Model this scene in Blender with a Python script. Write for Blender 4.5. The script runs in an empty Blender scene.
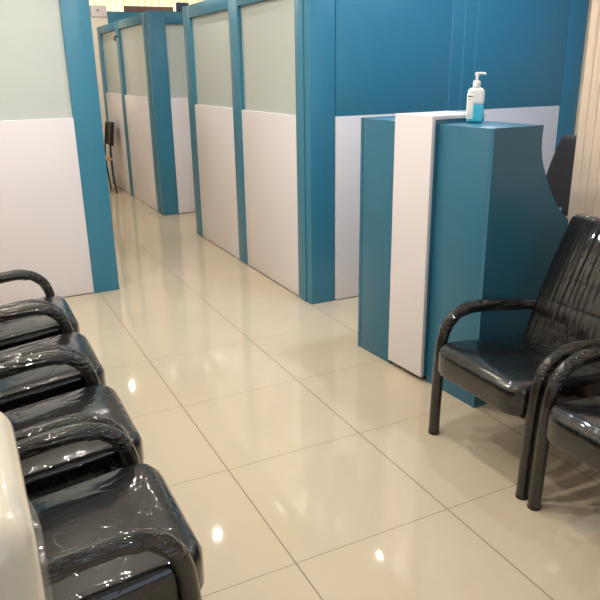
import bpy, bmesh, math, random
from mathutils import Vector, Matrix
R_ = math.radians
random.seed(7)
scene = bpy.context.scene
COL = scene.collection

# ---------------------------------------------------------------- camera
cam_d = bpy.data.cameras.new('camera'); cam = bpy.data.objects.new('camera', cam_d); COL.objects.link(cam)
YAW, PITCH, ROLL = 0.46069397, 0.32798110, -0.01543176
cy, sy, cp, sp = math.cos(YAW), math.sin(YAW), math.cos(PITCH), math.sin(PITCH)
F = Vector((sy*cp, cy*cp, -sp)); Rt = Vector((cy, -sy, 0)); Up = Rt.cross(F)
R2 = math.cos(ROLL)*Rt + math.sin(ROLL)*Up; U2 = -math.sin(ROLL)*Rt + math.cos(ROLL)*Up
m = Matrix(((R2.x, U2.x, -F.x), (R2.y, U2.y, -F.y), (R2.z, U2.z, -F.z))).to_4x4()
m.translation = Vector((-0.76012558, -1.58951476, 1.48272768))
cam.matrix_world = m
cam_d.sensor_width = 36; cam_d.lens = 675.43778/600*36; cam_d.clip_start = 0.05
scene.camera = cam

# ---------------------------------------------------------------- light and exposure
vs = scene.view_settings
vs.view_transform = 'Standard'; vs.look = 'None'; vs.gamma = 1; vs.use_curve_mapping = False
vs.exposure = 0.42
scene.cycles.caustics_reflective = False; scene.cycles.caustics_refractive = False
w = bpy.data.worlds.new('world'); scene.world = w; w.use_nodes = True
w.node_tree.nodes['Background'].inputs[0].default_value = (0.80, 0.88, 1.0, 1)
w.node_tree.nodes['Background'].inputs[1].default_value = 0.35
CEIL = 2.75

def area(name, loc, rot, sx, sy_, power, color, shape='RECTANGLE', spread=180):
    d = bpy.data.lights.new(name, 'AREA'); d.shape = shape; d.size = sx
    if shape == 'RECTANGLE': d.size_y = sy_
    d.energy = power; d.color = color; d.spread = R_(spread)
    o = bpy.data.objects.new(name, d); o.location = loc; o.rotation_euler = rot; COL.objects.link(o); return o
# daylight through the shop front behind the camera and through the far window
area('shopfront_daylight', (0.9, -4.4, 1.6), (R_(90), 0, 0), 3.8, 2.2, 22, (0.70, 0.82, 1.0))
area('far_window_daylight', (2.6, 11.55, 1.9), (R_(-90), 0, 0), 4.4, 1.5, 110, (1.0, 0.96, 0.88))
area('staff_ceiling_panel_light', (2.6, 0.95, 2.735), (0, 0, 0), .58, .58, 19, (0.56, 0.75, 1.0))
LAMP_W, LAMP_C = 9.5, (1.0, 0.93, 0.84)
LAMPS = [(0.96, 7.30), (2.30, 7.40), (2.15, 2.68), (0.91, 3.64), (2.92, 2.50), (0.15, 4.30),
         (-0.80, 0.10), (0.25, 0.35), (-0.80, 1.15), (0.25, 1.25), (-0.80, 2.20), (0.25, 2.15), (-0.25, -0.75), (2.4, 5.0), (-0.30, 6.60), (1.62, 1.25)]  # mostly unseen fill lamps, added to brighten panels, chairs and counter

# ---------------------------------------------------------------- helpers
def rbox(sx, sy_, sz, r=0.0, n=(1, 1, 1), seg=3, c=(0, 0, 0), fn=None):
    """bmesh of a box with rounded edges, n = face subdivisions; fn deforms each vertex"""
    bm = bmesh.new()
    r = min(r, sx/2-1e-5, sy_/2-1e-5, sz/2-1e-5)
    def ticks(s, k):
        h = s/2
        if r <= 1e-5: return [-h + s*i/k for i in range(k+1)]
        a = [-h + r*(1-math.cos(math.pi/2*i/seg)) for i in range(seg)]
        inner = [-(h-r) + 2*(h-r)*i/k for i in range(k+1)]
        return a + inner + [-x for x in reversed(a)]
    T = [ticks(sx, n[0]), ticks(sy_, n[1]), ticks(sz, n[2])]
    L = [len(t)-1 for t in T]; S = (sx/2, sy_/2, sz/2)
    cache = {}
    def vert(i, j, k):
        key = (i, j, k)
        if key in cache: return cache[key]
        p = Vector((T[0][i], T[1][j], T[2][k]))
        if r > 1e-5:
            q = Vector([max(-(S[a]-r), min(S[a]-r, p[a])) for a in range(3)])
            # angle-true placement of the rounded rim
            d = p - q
            if d.length > 1e-9: p = q + d.normalized()*r if sum(abs(abs(p[a])-S[a]) < 1e-7 for a in range(3)) else p
        p += Vector(c)
        cache[key] = bm.verts.new(fn(p) if fn else p); return cache[key]
    for a in range(3):
        b, d = (a+1) % 3, (a+2) % 3
        for side in (0, L[a]):
            for i in range(L[b]):
                for j in range(L[d]):
                    def idx(u, v):
                        t = [0, 0, 0]; t[a] = side; t[b] = u; t[d] = v; return vert(*t)
                    q = [idx(i, j), idx(i+1, j), idx(i+1, j+1), idx(i, j+1)]
                    if side == 0: q.reverse()
                    try: bm.faces.new(q)
                    except ValueError: pass
    return bm

def box(x0, x1, y0, y1, z0, z1, r=0.003, fn=None, n=(1, 1, 1), seg=2):
    return rbox(x1-x0, y1-y0, z1-z0, r, n, seg, ((x0+x1)/2, (y0+y1)/2, (z0+z1)/2), fn)

def smooth_path(pts, k=6):
    P = [Vector(p) for p in pts]; out = []
    for i in range(len(P)-1):
        a = P[i-1] if i else P[0]*2-P[1]; b, c_ = P[i], P[i+1]; d = P[i+2] if i+2 < len(P) else P[-1]*2-P[-2]
        for j in range(k):
            t = j/k
            out.append(0.5*((2*b)+(c_-a)*t+(2*a-5*b+4*c_-d)*t*t+(3*b-a-3*c_+d)*t**3))
    out.append(P[-1]); return out

def tube(pts, r, seg=14, bm=None, smooth=6, ell=1.0):
    bm = bm or bmesh.new()
    P = smooth_path(pts, smooth) if smooth else [Vector(p) for p in pts]
    rf = r if callable(r) else (lambda t: r)
    rings = []; prev = None
    for i, p in enumerate(P):
        t = (P[min(i+1, len(P)-1)]-P[max(i-1, 0)]).normalized()
        if prev is None:
            u = t.orthogonal().normalized() if abs(t.y) > .9 else Vector((0, 1, 0)).cross(t).normalized()
        else: u = (prev - t*prev.dot(t)).normalized()
        prev = u; v = t.cross(u); rr = rf(i/(len(P)-1))
        rings.append([bm.verts.new(p+(u*math.cos(2*math.pi*k/seg)*ell+v*math.sin(2*math.pi*k/seg))*rr) for k in range(seg)])
    for a, b in zip(rings, rings[1:]):
        for k in range(seg): bm.faces.new((a[k], a[(k+1) % seg], b[(k+1) % seg], b[k]))
    bm.faces.new(list(reversed(rings[0]))); bm.faces.new(rings[-1])
    return bm

def lathe(prof, seg=28, bm=None, sx=1, sy_=1, c=(0, 0, 0)):
    bm = bm or bmesh.new(); rings = []
    for r, z in prof:
        rings.append([bm.verts.new((c[0]+r*sx*math.cos(2*math.pi*k/seg), c[1]+r*sy_*math.sin(2*math.pi*k/seg), c[2]+z)) for k in range(seg)])
    for a, b in zip(rings, rings[1:]):
        for k in range(seg): bm.faces.new((a[k], a[(k+1) % seg], b[(k+1) % seg], b[k]))
    bm.faces.new(list(reversed(rings[0]))); bm.faces.new(rings[-1]); return bm

def prism(poly, axis, a, b):
    """extrude a 2-D outline along axis from a to b"""
    bm = bmesh.new()
    def P(u, v, t): return {'x': (t, u, v), 'y': (u, t, v), 'z': (u, v, t)}[axis]
    A = [bm.verts.new(P(u, v, a)) for u, v in poly]; B = [bm.verts.new(P(u, v, b)) for u, v in poly]
    bm.faces.new(A); bm.faces.new(list(reversed(B)))
    for i in range(len(poly)):
        j = (i+1) % len(poly); bm.faces.new((A[j], A[i], B[i], B[j]))
    bmesh.ops.recalc_face_normals(bm, faces=bm.faces); return bm

def join(bm, other):
    me = bpy.data.meshes.new('t'); other.to_mesh(me); other.free(); bm.from_mesh(me); bpy.data.meshes.remove(me); return bm

def obj(name, bm, mat, parent=None, smooth=True, loc=None, angle=40):
    me = bpy.data.meshes.new(name); bm.normal_update(); bm.to_mesh(me); bm.free()
    o = bpy.data.objects.new(name, me); COL.objects.link(o); me.materials.append(mat)
    if smooth:
        for p in me.polygons: p.use_smooth = True
        me.set_sharp_from_angle(angle=R_(angle))
    if parent is not None: o.parent = parent
    if loc: o.location = loc
    return o

def tag(o, label, cat, group=None, kind=None):
    o['label'] = label; o['category'] = cat
    if group: o['group'] = group
    if kind: o['kind'] = kind
    return o
def thing(name, label, cat, loc=(0, 0, 0), rz=0, group=None, kind=None):
    o = bpy.data.objects.new(name, None); COL.objects.link(o); o.location = loc; o.rotation_euler = (0, 0, rz)
    o.empty_display_size = .1
    return tag(o, label, cat, group, kind)
def struct(name, bm, mat, label=None, smooth=False):
    o = obj(name, bm, mat, smooth=smooth); o['kind'] = 'structure'
    if label: o['label'] = label; o['category'] = name.split('_')[0]
    return o
def dup(root, loc, rz, label):
    r = root.copy(); COL.objects.link(r); r.location = loc; r.rotation_euler = (0, 0, rz); r['label'] = label
    for ch in list(root.children):
        c = ch.copy(); COL.objects.link(c); c.parent = r
        for g in list(ch.children):
            d = g.copy(); COL.objects.link(d); d.parent = c
    return r

# ---------------------------------------------------------------- materials
def srgb(r, g, b):
    f = lambda c: (c/255/12.92) if c/255 <= .04045 else ((c/255+.055)/1.055)**2.4
    return (f(r), f(g), f(b), 1)
def mat(name, col, rough=.5, **kw):
    M = bpy.data.materials.new(name); M.use_nodes = True; nt = M.node_tree; b = nt.nodes['Principled BSDF']
    b.inputs['Base Color'].default_value = col; b.inputs['Roughness'].default_value = rough
    for k, v in kw.items(): b.inputs[k.replace('_', ' ')].default_value = v
    return M, nt, b
def node(nt, t, **kw):
    n = nt.nodes.new(t)
    for k, v in kw.items(): setattr(n, k, v)
    return n
def speckle(nt, b, col, amt=.04, scale=(1, 1, 1), s=6, rough=None, bump=0):
    tc = node(nt, 'ShaderNodeTexCoord'); mp = node(nt, 'ShaderNodeMapping'); mp.inputs['Scale'].default_value = scale
    nz = node(nt, 'ShaderNodeTexNoise'); nz.inputs['Scale'].default_value = s; nz.inputs['Detail'].default_value = 5
    nt.links.new(tc.outputs['Object'], mp.inputs[0]); nt.links.new(mp.outputs[0], nz.inputs['Vector'])
    mx = node(nt, 'ShaderNodeMix', data_type='RGBA')
    mx.inputs[6].default_value = tuple(c*(1-amt) for c in col[:3])+(1,); mx.inputs[7].default_value = tuple(min(1, c*(1+amt)) for c in col[:3])+(1,)
    nt.links.new(nz.outputs['Fac'], mx.inputs[0]); nt.links.new(mx.outputs[2], b.inputs['Base Color'])
    if bump:
        bp = node(nt, 'ShaderNodeBump'); bp.inputs['Strength'].default_value = bump; bp.inputs['Distance'].default_value = .002
        nt.links.new(nz.outputs['Fac'], bp.inputs['Height']); nt.links.new(bp.outputs[0], b.inputs['Normal'])
    return nz
def simple(name, rgb, rough=.5, amt=.04, s=6, scale=(1, 1, 1), bump=0, **kw):
    M, nt, b = mat(name, srgb(*rgb), rough, **kw); speckle(nt, b, srgb(*rgb), amt, scale, s, bump=bump); return M

M_BLUE = simple('blue laminate', (50, 119, 147), .34, .03, 3, bump=.02)
M_TEAL = simple('teal laminate', (45, 104, 130), .36, .03, 3, bump=.02)
M_WHITE = simple('white laminate', (217, 212, 216), .32, .015, 3)
M_CEIL = simple('ceiling paint', (240, 238, 232), .8, .01)
M_PAINT = simple('cream wall paint', (226, 217, 200), .7, .02)
M_BLACKTUBE = simple('dark tube', (42, 38, 36), .3, .05)
M_DARK = simple('dark plinth', (25, 25, 28), .6, .05)
M_SEAM = simple('seam shadow gap', (38, 92, 122), .5, .02)
M_STRIP = simple('pale blue streak', (96, 150, 180), .3, .02)
M_SCREW = simple('screw head', (45, 60, 70), .4, .02, Metallic=.6)
M_OFFICE = simple('black mesh fabric', (34, 33, 35), .75, .1, 60, bump=.2)
M_BLACKPL = simple('black plastic', (24, 24, 26), .4, .05)
M_DESK = simple('pale desk edge', (150, 180, 195), .4, .03)
M_CREAM = simple('glossy cream plastic', (212, 206, 190), .16, .02, Coat_Weight=.6, Coat_Roughness=.06)
M_BROWN = simple('brown painted board', (112, 84, 76), .6, .06)
M_NAVY = simple('dark blue plastic', (48, 62, 96), .5, .04)
M_TAN = simple('tan plywood', (186, 150, 112), .5, .06, 14)
M_CHROME = simple('steel', (170, 172, 175), .25, .03, Metallic=1.0)
M_PLASTERWHITE = simple('white plate', (225, 214, 216), .5, .01)

def glass_mat():
    M, nt, b = mat('frosted glass', srgb(194, 202, 199), .36)
    speckle(nt, b, srgb(194, 202, 199), .02, (1, 1, 1), 8)
    b.inputs['Transmission Weight'].default_value = .12
    return M
M_GLASS = glass_mat()

def clear_film():
    M, nt, b = mat('clear plastic film', (0.95, 0.95, 0.93, 1), .08, IOR=1.2)
    b.inputs['Transmission Weight'].default_value = .9; b.inputs['Alpha'].default_value = .4
    tc = node(nt, 'ShaderNodeTexCoord'); nz = node(nt, 'ShaderNodeTexNoise'); nz.inputs['Scale'].default_value = 22
    nt.links.new(tc.outputs['Object'], nz.inputs['Vector'])
    bp = node(nt, 'ShaderNodeBump'); bp.inputs['Strength'].default_value = .4; bp.inputs['Distance'].default_value = .01
    nt.links.new(nz.outputs['Fac'], bp.inputs['Height']); nt.links.new(bp.outputs[0], b.inputs['Normal'])
    return M
M_FILM = clear_film()

def wrapped(name, rgb, scale, s, strength, rough=.3, coat_rough=.06, dist=.006):
    """black leatherette in shrink-wrapped clear plastic: smooth base, wrinkled clear coat"""
    M, nt, b = mat(name, srgb(*rgb), rough); speckle(nt, b, srgb(*rgb), .12, (1, 1, 1), 20)
    b.inputs['Coat Weight'].default_value = 1; b.inputs['Coat Roughness'].default_value = coat_rough; b.inputs['Coat IOR'].default_value = 1.58; b.inputs['Specular IOR Level'].default_value = .15
    tc = node(nt, 'ShaderNodeTexCoord'); mp = node(nt, 'ShaderNodeMapping'); mp.inputs['Scale'].default_value = scale
    n1 = node(nt, 'ShaderNodeTexNoise'); n1.inputs['Scale'].default_value = s; n1.inputs['Detail'].default_value = 3; n1.inputs['Distortion'].default_value = .3
    nt.links.new(tc.outputs['Object'], mp.inputs[0]); nt.links.new(mp.outputs[0], n1.inputs['Vector'])
    ma = node(nt, 'ShaderNodeMath', operation='SUBTRACT'); ma.inputs[1].default_value = .5
    mb = node(nt, 'ShaderNodeMath', operation='ABSOLUTE'); mc = node(nt, 'ShaderNodeMath', operation='POWER'); mc.inputs[1].default_value = .6
    nt.links.new(n1.outputs['Fac'], ma.inputs[0]); nt.links.new(ma.outputs[0], mb.inputs[0]); nt.links.new(mb.outputs[0], mc.inputs[0])
    bp = node(nt, 'ShaderNodeBump'); bp.inputs['Strength'].default_value = strength; bp.inputs['Distance'].default_value = dist
    nt.links.new(mc.outputs[0], bp.inputs['Height']); nt.links.new(bp.outputs[0], b.inputs['Coat Normal'])
    b2 = node(nt, 'ShaderNodeBump'); b2.inputs['Strength'].default_value = strength*.35; b2.inputs['Distance'].default_value = dist
    nt.links.new(n1.outputs['Fac'], b2.inputs['Height']); nt.links.new(b2.outputs[0], b.inputs['Normal'])
    return M
M_SEAT = wrapped('wrapped seat leatherette', (15, 16, 18), (1, 1, 1), 9, .44, .36, .025)
M_BACK = wrapped('wrapped back leatherette', (17, 15, 14), (.3, 8, .3), 4, .3, .4, .04, .010)
M_ARM = wrapped('wrapped arm pad', (15, 13, 13), (.7, 4, 4), 8, 1.0, .45, .025, .018)
M_LEG = wrapped('wrapped tube', (24, 22, 21), (3, 3, 1), 9, .25, .4, .12)

def floor_mat():
    col = srgb(214, 201, 172)
    M, nt, b = mat('polished porcelain tile', col, .09, Specular_IOR_Level=.55)
    tc = node(nt, 'ShaderNodeTexCoord'); sep = node(nt, 'ShaderNodeSeparateXYZ'); nt.links.new(tc.outputs['Object'], sep.inputs[0])
    def line(sock, wd, soft):
        a = node(nt, 'ShaderNodeMath', operation='DIVIDE'); a.inputs[1].default_value = .6; nt.links.new(sock, a.inputs[0])
        f = node(nt, 'ShaderNodeMath', operation='ADD'); f.inputs[1].default_value = .5; nt.links.new(a.outputs[0], f.inputs[0])
        g = node(nt, 'ShaderNodeMath', operation='FRACT'); nt.links.new(f.outputs[0], g.inputs[0])
        h = node(nt, 'ShaderNodeMath', operation='SUBTRACT'); h.inputs[1].default_value = .5; nt.links.new(g.outputs[0], h.inputs[0])
        k = node(nt, 'ShaderNodeMath', operation='ABSOLUTE'); nt.links.new(h.outputs[0], k.inputs[0])
        r = node(nt, 'ShaderNodeMapRange'); r.inputs['From Min'].default_value = wd/.6; r.inputs['From Max'].default_value = (wd+soft)/.6
        r.inputs['To Min'].default_value = 1; r.inputs['To Max'].default_value = 0; nt.links.new(k.outputs[0], r.inputs['Value']); return r.outputs[0]
    lx = line(sep.outputs['X'], .0016, .0012); ly = line(sep.outputs['Y'], .0018, .0014)
    nz = node(nt, 'ShaderNodeTexNoise'); nz.inputs['Scale'].default_value = 1.7; nz.inputs['Detail'].default_value = 6
    nt.links.new(tc.outputs['Object'], nz.inputs['Vector'])
    base = node(nt, 'ShaderNodeMix', data_type='RGBA'); base.inputs[6].default_value = srgb(187, 173, 149); base.inputs[7].default_value = srgb(197, 184, 162)
    nt.links.new(nz.outputs['Fac'], base.inputs[0])
    fx = node(nt, 'ShaderNodeMath', operation='MULTIPLY'); fx.inputs[1].default_value = .85; nt.links.new(lx, fx.inputs[0])
    fy = node(nt, 'ShaderNodeMath', operation='MULTIPLY'); fy.inputs[1].default_value = .6; nt.links.new(ly, fy.inputs[0])
    m1 = node(nt, 'ShaderNodeMix', data_type='RGBA'); m1.inputs[7].default_value = srgb(96, 80, 60)
    nt.links.new(fx.outputs[0], m1.inputs[0]); nt.links.new(base.outputs[2], m1.inputs[6])
    m2 = node(nt, 'ShaderNodeMix', data_type='RGBA'); m2.inputs[7].default_value = srgb(110, 94, 72)
    nt.links.new(fy.outputs[0], m2.inputs[0]); nt.links.new(m1.outputs[2], m2.inputs[6])
    nt.links.new(m2.outputs[2], b.inputs['Base Color'])
    # grout is matt
    mx = node(nt, 'ShaderNodeMath', operation='MAXIMUM'); nt.links.new(lx, mx.inputs[0]); nt.links.new(ly, mx.inputs[1])
    rr = node(nt, 'ShaderNodeMapRange'); rr.inputs['To Min'].default_value = .035; rr.inputs['To Max'].default_value = .6
    nt.links.new(mx.outputs[0], rr.inputs['Value']); nt.links.new(rr.outputs[0], b.inputs['Roughness'])
    return M
M_FLOOR = floor_mat()

def wood_mat():
    M, nt, b = mat('pale wood grain laminate', srgb(220, 200, 180), .42)
    tc = node(nt, 'ShaderNodeTexCoord'); mp = node(nt, 'ShaderNodeMapping'); mp.inputs['Scale'].default_value = (22, 22, .5)
    nz = node(nt, 'ShaderNodeTexNoise'); nz.inputs['Scale'].default_value = 2.2; nz.inputs['Detail'].default_value = 6
    nt.links.new(tc.outputs['Object'], mp.inputs[0]); nt.links.new(mp.outputs[0], nz.inputs['Vector'])
    cr = node(nt, 'ShaderNodeValToRGB'); cr.color_ramp.elements[0].position = .3; cr.color_ramp.elements[0].color = srgb(214, 193, 173)
    cr.color_ramp.elements[1].position = .7; cr.color_ramp.elements[1].color = srgb(230, 212, 194)
    nt.links.new(nz.outputs['Fac'], cr.inputs[0]); nt.links.new(cr.outputs[0], b.inputs['Base Color']); return M
M_WOOD = wood_mat()

def emis(name, rgb, s):
    M = bpy.data.materials.new(name); M.use_nodes = True; nt = M.node_tree; nt.nodes.clear()
    e = node(nt, 'ShaderNodeEmission'); e.inputs[0].default_value = srgb(*rgb); e.inputs[1].default_value = s
    o = node(nt, 'ShaderNodeOutputMaterial'); nt.links.new(e.outputs[0], o.inputs[0]); return M
M_LAMP = emis('lit lamp lens', (255, 236, 205), 6)
def curtain_mat():
    M, nt, b = mat('cream curtain cloth', srgb(248, 243, 228), .8); speckle(nt, b, srgb(248, 243, 228), .03, (30, 30, 1), 3)
    out = nt.nodes['Material Output']; tr = node(nt, 'ShaderNodeBsdfTranslucent'); tr.inputs[0].default_value = srgb(252, 245, 226)
    mx = node(nt, 'ShaderNodeMixShader'); mx.inputs[0].default_value = .65
    nt.links.new(b.outputs[0], mx.inputs[1]); nt.links.new(tr.outputs[0], mx.inputs[2]); nt.links.new(mx.outputs[0], out.inputs[0]); return M
M_CURTAIN = curtain_mat()

# ---------------------------------------------------------------- room shell
XL, XR, YB, YF = -1.28, 5.2, -4.5, 11.3
struct('floor', box(XL-.1, XR+.1, YB-.1, YF+.6, -.08, 0, 0), M_FLOOR)
struct('ceiling', box(XL-.1, XR+.1, YB-.1, YF+.6, CEIL, CEIL+.08, 0), M_CEIL)
struct('wall_left', box(XL-.1, XL, YB, YF, 0, CEIL, 0), M_PAINT)
struct('wall_right', box(XR, XR+.1, YB, YF, 0, CEIL, 0), M_PAINT)
def wall_open(name, y0, y1, x0, x1, z0, z1):
    bm = box(XL-.1, x0, y0, y1, 0, CEIL, 0)
    for a in ((x1, XR+.1, 0, CEIL), (x0, x1, 0, z0), (x0, x1, z1, CEIL)): join(bm, box(a[0], a[1], y0, y1, a[2], a[3], 0))
    return struct(name, bm, M_PAINT)
wall_open('wall_back', YB-.1, YB, -1.0, 2.8, .45, 2.7)
wall_open('wall_far', YF, YF+.1, .4, 4.8, 1.1, 2.68)
# pale wood clad wall end behind the right-hand chairs, with shallow vertical grooves
wx = 1.69
poly = [(1.95, .585), (wx, .585)]
y = .585
while y > -2.4:
    y2 = y-.045
    poly += [(wx, y2+.004), (wx+.003, y2+.003), (wx+.003, y2), (wx, y2-.001)]; y = y2
poly += [(wx, -2.45), (1.95, -2.45)]
struct('wall_wood', prism(poly, 'z', 0, CEIL), M_WOOD)

# ---------------------------------------------------------------- ceiling lights
ring_bm = lathe([(.045, -.004), (.052, -.010), (.062, -.008), (.066, 0), (.045, 0)], 24)
lens_bm = lathe([(.0445, -.004), (.040, -.006), (.02, -.0065)], 24)
l0 = None
for i, (x, y) in enumerate(LAMPS):
    if l0 is None:
        l0 = thing('ceiling_downlight', 'small round ceiling downlight, from a set with added fill lamps', 'ceiling light', (x, y, CEIL), 0, 'round ceiling downlights')
        obj('trim_ring', ring_bm, M_PLASTERWHITE, l0); obj('lens', lens_bm, M_LAMP, l0)
    else: dup(l0, (x, y, CEIL), 0, l0['label'])
    area('lamp_light', (x, y, CEIL-.02), (0, 0, 0), .045, 0, LAMP_W*(2.0 if y == 6.60 else 1.25 if x < -.5 and y > 0 else 1.3 if x == 1.62 else .85), (0.68, 0.84, 1.0) if (x, y) == (1.62, 1.25) else LAMP_C, 'DISK')

t = thing('ceiling_panel_light', 'square cool white ceiling panel light above the staff side of the counter', 'ceiling light', (2.6, 0.95, CEIL))
obj('panel_frame', join(join(box(-.31, .31, -.31, -.29, -.012, 0, .002), box(-.31, .31, .29, .31, -.012, 0, .002)), join(box(-.31, -.29, -.29, .29, -.012, 0, .002), box(.29, .31, -.29, .29, -.012, 0, .002))), M_PLASTERWHITE, t)
obj('diffuser', box(-.289, .289, -.289, .289, -.006, 0, 0), M_PLASTERWHITE, t)

# ---------------------------------------------------------------- partitions
def screws(parent, pts, axis):
    for p in pts:
        bm = bmesh.new(); bmesh.ops.create_cone(bm, cap_ends=True, segments=10, radius1=.0035, radius2=.003, depth=.002)
        bmesh.ops.rotate(bm, verts=bm.verts, matrix=Matrix.Rotation(R_(90), 3, 'X' if axis == 'y' else 'Y'))
        bmesh.ops.translate(bm, verts=bm.verts, vec=p); obj('screw', bm, M_SCREW, parent)

def run(root, axis, at, th, sgn, posts, zt, zg, zw, glass=True, rec=.028):
    """posts: (a,b) intervals along the run; bays in between. at = visible face, th = thickness going away (sgn)"""
    def bb(a, b, d0, d1, z0, z1, r=.003):
        lo, hi = sorted((at+sgn*d0, at+sgn*d1))
        return box(lo, hi, a, b, z0, z1, r) if axis == 'y' else box(a, b, lo, hi, z0, z1, r)
    for a, b in posts: obj('post', bb(a, b, 0, th, 0, zt), M_BLUE, root)
    for (a0, a), (b, b1) in zip(posts, posts[1:]):
        obj('top_rail', bb(a, b, 0.0005, th, zg, zt), M_BLUE, root)
        obj('lower_panel', bb(a, b, .002, th-.01, .006, zw, .002), M_WHITE, root)
        obj('bottom_strip', bb(a, b, .008, th-.015, 0, .0055, 0), M_DARK, root)
        if glass: obj('frosted_pane', bb(a, b, rec, rec+.008, zw, zg, 0), M_GLASS, root)

ZT, ZG, ZW = 2.02, 1.92, 1.208
p = thing('office_partition', 'blue framed partition of two frosted bays along the right side of the corridor', 'partition', (1.2, 2.19, 0), 0, kind='thing')
def shift(root):   # children were built in world space
    for c in root.children: c.matrix_parent_inverse = Matrix.Translation(-root.location)
run(p, 'y', 1.2, .09, 1, [(2.372, 2.376), (3.30, 3.478), (4.41, 4.585)], ZT, ZG, ZW)
# square corner post with a thin cover strip
obj('corner_post', box(1.203, 1.38, 2.19, 2.372, 0, ZT, .004), M_BLUE, p)
obj('cover_strip', box(1.197, 1.203, 2.262, 2.372, 0, ZT, .002), M_BLUE, p)
screws(p, [(1.245, 2.189, 1.79), (1.30, 2.189, 1.79), (1.245, 2.189, 1.02), (1.30, 2.189, 1.02)], 'y')
shift(p)

p = thing('office_partition', 'solid blue partition with low white band directly behind the reception counter', 'partition', (1.38, 2.18, 0), 0, kind='thing')
for a, b in ((1.382, 2.2455), (2.2465, 3.278)):
    obj('upper_panel', box(a, b, 2.183, 2.26, ZW, ZT, .002), M_BLUE, p)
obj('lower_panel', box(1.382, 2.31, 2.183, 2.26, .006, ZW-.001, .002), M_WHITE, p)
obj('lower_panel', box(2.31, 3.278, 2.183, 2.26, .006, ZW-.001, .002), M_WHITE, p)
obj('bottom_strip', box(1.382, 3.278, 2.19, 2.25, 0, .006, 0), M_DARK, p)
for sx_ in (2.245, 2.348, 2.452): obj('pale_streak', box(sx_-.002, sx_+.002, 2.1815, 2.184, ZW, ZT, 0), M_STRIP, p)  # pale upright streaks modelled as thin strips on the upper panels
obj('post', box(3.282, 3.46, 2.18, 2.27, 0, ZT, .004), M_BLUE, p)
shift(p)

p = thing('office_partition', 'near partition behind the left chair row, frosted above and white below', 'partition', (-.6, 3.16, 0), 0, kind='thing')
run(p, 'x', 3.16, .09, 1, [(-1.27, -.967), (-.037, .142)], ZT+.02, 1.94, 1.208)
screws(p, [(.03, 3.159, 1.78), (.075, 3.159, 1.78), (.03, 3.159, 1.0), (.075, 3.159, 1.0)], 'y')
shift(p)

p = thing('office_partition', 'far corridor partition of two narrow frosted bays with a small hook', 'partition', (1.16, 5.7, 0), 0, kind='thing')
run(p, 'y', 1.155, .06, 1, [(5.70, 5.83), (6.93, 7.10), (8.02, 8.18)], 2.055, 1.965, 1.232)
hk = obj('hook', tube([(1.155, 7.0, 1.89), (1.13, 6.99, 1.89), (1.115, 6.98, 1.87), (1.12, 6.98, 1.85), (1.13, 6.98, 1.84)], .008, 8), M_BLACKPL, p)
shift(p)
p = thing('office_partition', 'far partition facing the camera across the side aisle, wide blue post at its left', 'partition', (1.16, 5.6, 0), 0, kind='thing')
run(p, 'x', 5.60, .09, 1, [(1.158, 1.335), (2.27, 2.45)], 2.065, 1.946, 1.224)
shift(p)
p = thing('office_partition', 'solid blue partition at corridor end, its top strip showing above the narrow frosted bays', 'partition', (2.2, 8.3, 0), 0, kind='thing')
obj('upper_panel', box(1.335, 3.2, 8.26, 8.33, 1.2, 2.262, .003), M_BLUE, p); obj('lower_panel', box(1.335, 3.2, 8.26, 8.33, 0, 1.199, .003), M_WHITE, p)
shift(p)
p = thing('pillar', 'slim beige pillar with a white cap plate at the corridor end', 'pillar', (1.18, 8.45, 0), 0, kind='thing')
obj('shaft', box(1.03, 1.33, 8.26, 8.55, 0, 2.19, .004), M_PAINT, p)
cp_ = obj('cap_plate', box(1.12, 1.325, 8.24, 8.56, 2.19, 2.33, .004), M_PLASTERWHITE, p)
bm = bmesh.new(); bmesh.ops.create_cone(bm, cap_ends=True, segments=12, radius1=.012, radius2=.012, depth=.01)
bmesh.ops.rotate(bm, verts=bm.verts, matrix=Matrix.Rotation(R_(90), 3, 'X')); bmesh.ops.translate(bm, verts=bm.verts, vec=(1.205, 8.238, 2.27))
obj('hole', bm, M_DARK, p); shift(p)

# brown board and dark blue box on top of the far partition
tag(obj('board', box(1.57, 2.24, 8.265, 8.325, 2.263, 2.335, .004), M_BROWN), 'long brown board lying on top of the solid blue partition at the corridor end', 'board')
o = obj('storage_box', box(1.475, 1.60, 5.61, 5.66, 2.066, 2.15, .004), M_NAVY); tag(o, 'small dark blue box on top of the far partition, right of the brown board', 'box')

# far window curtain (pleated, backlit)
bm = bmesh.new(); N = 260; top = []; bot = []
for i in range(N+1):
    x = .3+4.6*i/N; yy = YF-.12+.03*math.sin(i*.9)+.008*math.sin(i*2.3)
    top.append(bm.verts.new((x, yy, CEIL-.04))); bot.append(bm.verts.new((x, yy, .3)))
for i in range(N): bm.faces.new((bot[i], bot[i+1], top[i+1], top[i]))
o = obj('curtain', bm, M_CURTAIN, angle=180); tag(o, 'sunlit cream pleated curtain across the far window', 'curtain')
sd = o.modifiers.new('thick', 'SOLIDIFY'); sd.thickness = .003

# ---------------------------------------------------------------- reception counter
ang = math.atan2(.056, .87)                    # plan angle of the counter front
c = thing('reception_counter', 'teal reception counter with a raised white stripe and curved end panel', 'counter', (1.16, .544, 0), ang)
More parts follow.
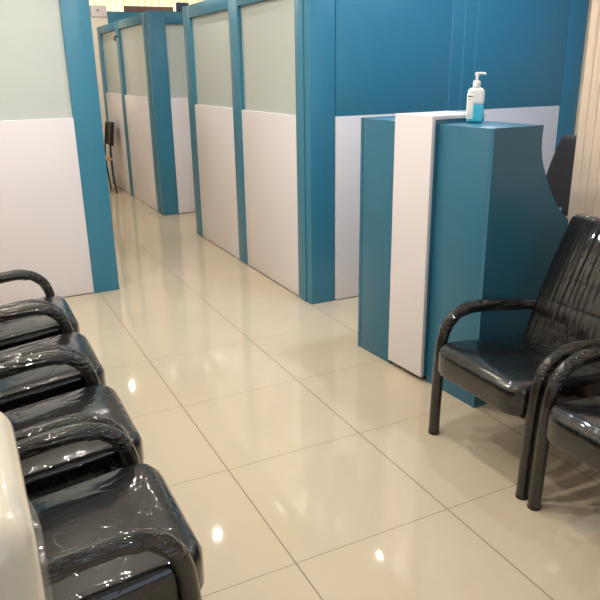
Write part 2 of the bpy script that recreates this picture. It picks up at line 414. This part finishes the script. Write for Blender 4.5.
# local frame: y runs along the front away from the camera, x goes to the staff side
Lc, H, yw0, yw1, xf = .872, 1.25, .335, .598, .022
def end_profile(x0):
    return [(x0, 0), (x0, H), (.306, H), (.304, 1.19), (.307, 1.15), (.315, 1.115), (.326, 1.085), (.340, 1.055), (.358, 1.02), (.378, .985), (.405, .942), (.44, .897), (.485, .852), (.535, .816), (.59, .787), (.65, .763), (.72, .745), (.72, 0)]
obj('end_panel', prism(end_profile(xf), 'y', 0.0, .022), M_TEAL, c, smooth=False)
obj('front_cabinet', box(xf+.001, .304, .0225, yw0, .0, H-.001, .003), M_TEAL, c)
obj('front_cabinet', box(.001, .304, yw1, Lc, .0, H-.001, .003), M_TEAL, c)
obj('core_cabinet', box(.006, .30, yw0+.003, yw1-.003, .03, H+.016, .003), M_TEAL, c)
obj('white_stripe', join(box(-.014, .0055, yw0, yw1, .03, H+.034, .002), box(.0055, .304, yw0, yw1, H+.0165, H+.034, .002)), M_WHITE, c)
obj('plinth', box(.04, .28, yw0+.01, yw1-.01, 0, .0295, .001), M_DARK, c)
obj('end_panel', prism(end_profile(0), 'y', Lc+.001, Lc+.022), M_TEAL, c, smooth=False)
obj('work_surface', box(.306, .715, .0225, Lc, .70, .735, .004), M_WHITE, c)

# hand sanitiser bottle
def bottle():
    s = thing('sanitizer_bottle', 'clear pump bottle half full of bright blue hand sanitizer on the counter', 'bottle', (1.16+.185*.998-.284*.064, .544+.284*.998+.185*.064, H), R_(-38))
    M1, nt, b = mat('frosty clear bottle plastic', (0.93, 0.96, 0.97, 1), .18); b.inputs['Transmission Weight'].default_value = .12
    speckle(nt, b, (0.88, 0.93, 0.95, 1), .02)
    M2, nt, b = mat('blue sanitizer gel', srgb(60, 190, 225), .12); b.inputs['Transmission Weight'].default_value = .15; speckle(nt, b, srgb(70, 200, 232), .03)
    M3 = simple('white pump plastic', (236, 238, 242), .35, .01)
    M4 = simple('white label paper', (242, 242, 240), .5, .01)
    W, D = .078, .046
    def shoulder(p):
        z = p.z
        if z > .135:
            t = (z-.135)/.025; k = 1-.28*t*t
            return Vector((p.x*k, p.y*k, z))
        return p
    obj('upper_bottle', rbox(W, D, .0795, .016, (8, 4, 8), 5, (0, 0, .120), shoulder), M1, s)
    obj('gel', rbox(W, D, .084, .014, (6, 3, 6), 5, (0, 0, .042)), M2, s)
    lb = obj('label', box(-W/2-.0006, -W/2+.030, -D/2-.0012, D/2+.0012, .018, .132, .004), M4, s)
    for k, (z, l) in enumerate([(.118, .022), (.106, .012), (.036, .016), (.028, .012)]):
        obj('print_mark', box(-W/2+.003, -W/2+.003+l, -D/2-.0017, -D/2-.0012, z, z+(.005 if k == 0 else .002), 0), M_BLUE if k else M_DARK, lb)
    obj('cap', lathe([(.0135, .157), (.0165, .159), (.0175, .163), (.0175, .180), (.0165, .186), (.012, .190), (.008, .1905)], 24), M3, s)
    pm = obj('pump_stem', lathe([(.006, .19), (.006, .208), (.0095, .209), (.0095, .222), (.0085, .226), (.002, .227)], 18), M3, s)
    obj('nozzle', tube([(0, 0, .220), (.016, 0, .2215), (.032, 0, .221), (.039, 0, .216)], lambda t: .0062-.002*t, 10), M3, pm)
    s.scale = (.94, .94, .94); return s
bottle()

# ---------------------------------------------------------------- waiting chairs
def make_chair(label, loc, rz, group):
    """local x: 0 at the front legs, growing towards the back; y lateral"""
    ch = thing('waiting_chair', label, 'chair', loc, rz, group)
    hw = .2605
    def seat_fn(p):
        s, y, z = p
        t = (s+.05)/.50
        drop = -.055*t                      # sinks towards the back
        crown = .014*(1-(y/.24)**2)*(1-(2*t-1)**2) if z > .33 else 0
        front = -.018*max(0, 1-t/.18)**2 if z > .33 else .0
        e = max(0, (abs(y)-.165)/.08)**2      # corners rounded in plan
        s2 = s + .045*e*max(0, 1-t/.35)
        return Vector((s2, y, z+drop+crown+front))
    obj('seat', rbox(.50, .480, .126, .034, (14, 14, 2), 6, (.20, 0, .376), seat_fn), M_SEAT, ch)
    # backrest: tufted slab, leaning 21 degrees
    hb, wb, tb = .618, .484, .070
    seams = [.13, .235, .34, .445]
    def back_fn(p):
        u, y, v = p                         # u thickness (front = -), v height from the bottom
        wk = 1 - .05*(v/hb)**2
        g = 0
        if u < 0:
            for s_ in seams: g -= .003*math.exp(-((v-s_)/.005)**2)
            for q, yy in enumerate((.095, .066, .043, .012, -.02, -.055, -.10)):
                lo, hi = .12+.05*(q % 3), .40+.05*((q*2) % 4); yv = yy+.012*(v-.3)+.004*math.sin(9*v+q)
                if lo < v < hi: g -= .0045*math.sin(math.pi*(v-lo)/(hi-lo))*math.exp(-((y-yv)/.0045)**2)
            g += .012*(1-(y/.25)**2)*(1-((v-hb/2)/(hb/2))**2)
        u2 = u - g
        a = R_(21); bend = .018*((v/hb)-.5)**2*4
        x = .435 + v*math.sin(a) + (u2+bend)*math.cos(a); z = .315 + v*math.cos(a) - u2*math.sin(a)
        return Vector((x, y*wk, z))
    obj('backrest', rbox(tb, wb, hb, .034, (2, 84, 70), 6, (0, 0, hb/2), back_fn), M_BACK, ch)
    for sg in (-1, 1):
        yy = sg*hw
        path = [(0.0, yy, .0), (.002, yy, .12), (.006, yy, .25), (.012, yy, .37), (.022, yy, .44), (.046, yy, .494), (.086, yy, .529), (.14, yy, .544), (.22, yy, .541), (.34, yy, .526), (.42, yy, .514), (.52, yy*.89, .503)]
        fr = obj('arm_frame', tube(path, .0228, 16), M_LEG, ch)
        pad = [(.105, yy, .535), (.15, yy, .545), (.23, yy, .541), (.34, yy, .526), (.43, yy*.995, .513)]
        obj('arm_pad', tube(pad, lambda t: .0240+.0030*min(1, 12*t)*(1 if t < .95 else .7), 16), M_ARM, fr)
        bend = [(.03, yy, .465), (.046, yy, .494), (.086, yy, .529), (.118, yy, .540)]
        obj('plastic_sleeve', tube(bend, .0240, 16), M_ARM, fr)
        obj('foot_cap', lathe([(.0215, 0), (.0240, .002), (.0240, .010), (.0230, .012)], 16, c=(0, yy, 0)), M_BLACKPL, fr)
        obj('rear_leg', tube([(.40, yy*.72, .27), (.46, yy*.72, .245), (.50, yy*.72, .17), (.53, yy*.72, 0)], .0195, 14), M_LEG, ch)
    obj('seat_rail', tube([(.06, -hw, .285), (.06, hw, .285)], .014, 10, smooth=0), M_LEG, ch)
    obj('seat_rail', tube([(.40, -hw, .25), (.40, hw, .25)], .014, 10, smooth=0), M_LEG, ch)
    obj('seat_pan', box(.02, .43, -.21, .21, .270, .290, .004, fn=lambda p: Vector((p.x, p.y, p.z-.115*(p.x-.0)+.018))), M_DARK, ch)
    return ch
GR = 'wrapped black chairs at the right wall'; GL = 'wrapped black chairs in the left row'
XR0, XL0 = .885, -.428
c0 = make_chair('black plastic-wrapped armchair against the teal end of the reception counter', (XR0, .193, 0), 0, GR)
dup(c0, (XR0-.008, -.395, 0), 0, 'second black plastic-wrapped armchair from the teal counter, in front of the wood wall')
for y, lab in ((1.640, 'farthest black wrapped armchair of the left row, next to the frosted partition'),
               (1.062, 'second black wrapped armchair of the left row counting from the frosted partition'),
               (.482, 'third black wrapped armchair of the left row counting from the frosted partition'),
               (-.098, 'nearest black wrapped armchair of the left row, beside the cream cabinet')):
    o = dup(c0, (XL0, y, 0), math.pi, lab); o['group'] = GL

# ---------------------------------------------------------------- cream cabinet at the near left
c = thing('cabinet', 'cream glossy cabinet with rounded top corner beside the nearest left chair', 'cabinet', (-.985, -.75, 0), 0)
obj('body', rbox(.475, .36, .99, .05, (4, 4, 6), 8, (0, -.005, .545)), M_CREAM, c)
obj('base', box(-.19, .19, -.16, .16, 0, .06, .01), M_DARK, c)
film = [(.2378, .10), (.2415, .08), (.2475, .04), (.249, .0), (.245, -.05), (.2378, -.10)]
obj('plastic_wrap', prism(film, 'z', .35, .90), M_FILM, c)

# ---------------------------------------------------------------- office chair behind the counter
oc = thing('office_chair', 'black office chair behind the reception counter beside the wood wall', 'chair', (2.44, 1.35, 0), 0)
def obk(p):
    x, y, z = p; v = z
    prof = [(.60, .72), (.74, 1.0), (.80, .98), (.92, .88), (1.06, .72)]
    k = prof[0][1]
    for (a, ka), (b, kb) in zip(prof, prof[1:]):
        if a <= v <= b: k = ka+(kb-ka)*(v-a)/(b-a)
    if v > 1.06: k = .72
    if v < .60: k = .72
    return Vector((x + .12*(v-.62)-.05*(1-(y/.25)**2)*0 - .03*(1-abs(y)/.25), y*k, z))
obj('backrest', rbox(.06, .55, .48, .03, (2, 12, 24), 4, (.16, 0, .84), obk), M_OFFICE, oc)
obj('seat', rbox(.44, .48, .08, .035, (4, 4, 1), 4, (-.05, 0, .50)), M_OFFICE, oc)
for sg in (-1, 1):
    a = obj('armrest', rbox(.26, .06, .035, .015, (2, 1, 1), 3, (-.03, sg*.29, .80)), M_BLACKPL, oc)
    obj('arm_bracket', tube([(-.03, sg*.29, .79), (-.04, sg*.285, .58), (-.05, sg*.23, .46), (-.05, sg*.12, .45)], .014, 10), M_BLACKPL, a)
obj('back_support', tube([(.05, 0, .455), (.20, 0, .46), (.235, 0, .55), (.215, 0, .75)], .018, 10), M_BLACKPL, oc)
obj('gas_column', lathe([(.03, .09), (.03, .25), (.022, .26), (.022, .462)], 16, c=(-.05, 0, 0)), M_CHROME, oc)
for k in range(5):
    a = 2*math.pi*k/5+.3; dx, dy = math.cos(a), math.sin(a)
    lg = obj('base_arm', tube([(-.05, 0, .11), (-.05+.14*dx, .14*dy, .10), (-.05+.25*dx, .25*dy, .07)], lambda t: .022-.008*t, 10), M_BLACKPL, oc)
    bm = bmesh.new(); bmesh.ops.create_cone(bm, cap_ends=True, segments=16, radius1=.027, radius2=.027, depth=.04)
    bmesh.ops.rotate(bm, verts=bm.verts, matrix=Matrix.Rotation(R_(90), 3, 'X')); bmesh.ops.translate(bm, verts=bm.verts, vec=(-.05+.25*dx, .25*dy, .027))
    obj('caster', bm, M_BLACKPL, lg)

# small side desk by the office chair, only its pale edge shows
d = thing('side_desk', 'dark low desk with pale blue edge tucked between the counter and office chair', 'desk', (1.97, 1.15, 0), 0)
dt = obj('desk_top', box(-.12, .13, -.15, .25, .735, .765, .003), M_BLACKPL, d)
obj('edge_strip', box(-.12, .13, -.1545, -.1505, .737, .763, .001), M_DESK, dt)
obj('drawer_unit', box(-.10, .05, -.14, .24, 0, .7345, .003), M_DARK, d)

# ---------------------------------------------------------------- chair at the corridor end
c = thing('side_chair', 'thin-legged dark chair with tan seat at the far end of the corridor', 'chair', (.83, 7.5, 0), R_(180))
obj('seat', rbox(.38, .38, .03, .012, (2, 2, 1), 3, (0, 0, .44)), M_TAN, c)
obj('backrest', rbox(.03, .36, .30, .013, (2, 6, 6), 3, (-.19, 0, .75), fn=lambda p: Vector((p.x-.12*(p.z-.45)+.1*(p.y*p.y), p.y, p.z))), M_BLACKPL, c)
for sy2 in (-1, 1):
    obj('leg', tube([(.16, sy2*.16, .43), (.20, sy2*.18, 0)], .011, 10, smooth=0), M_BLACKPL, c)
    obj('leg', tube([(-.22, sy2*.17, .88), (-.17, sy2*.17, .45), (-.20, sy2*.18, 0)], .011, 10), M_BLACKPL, c)
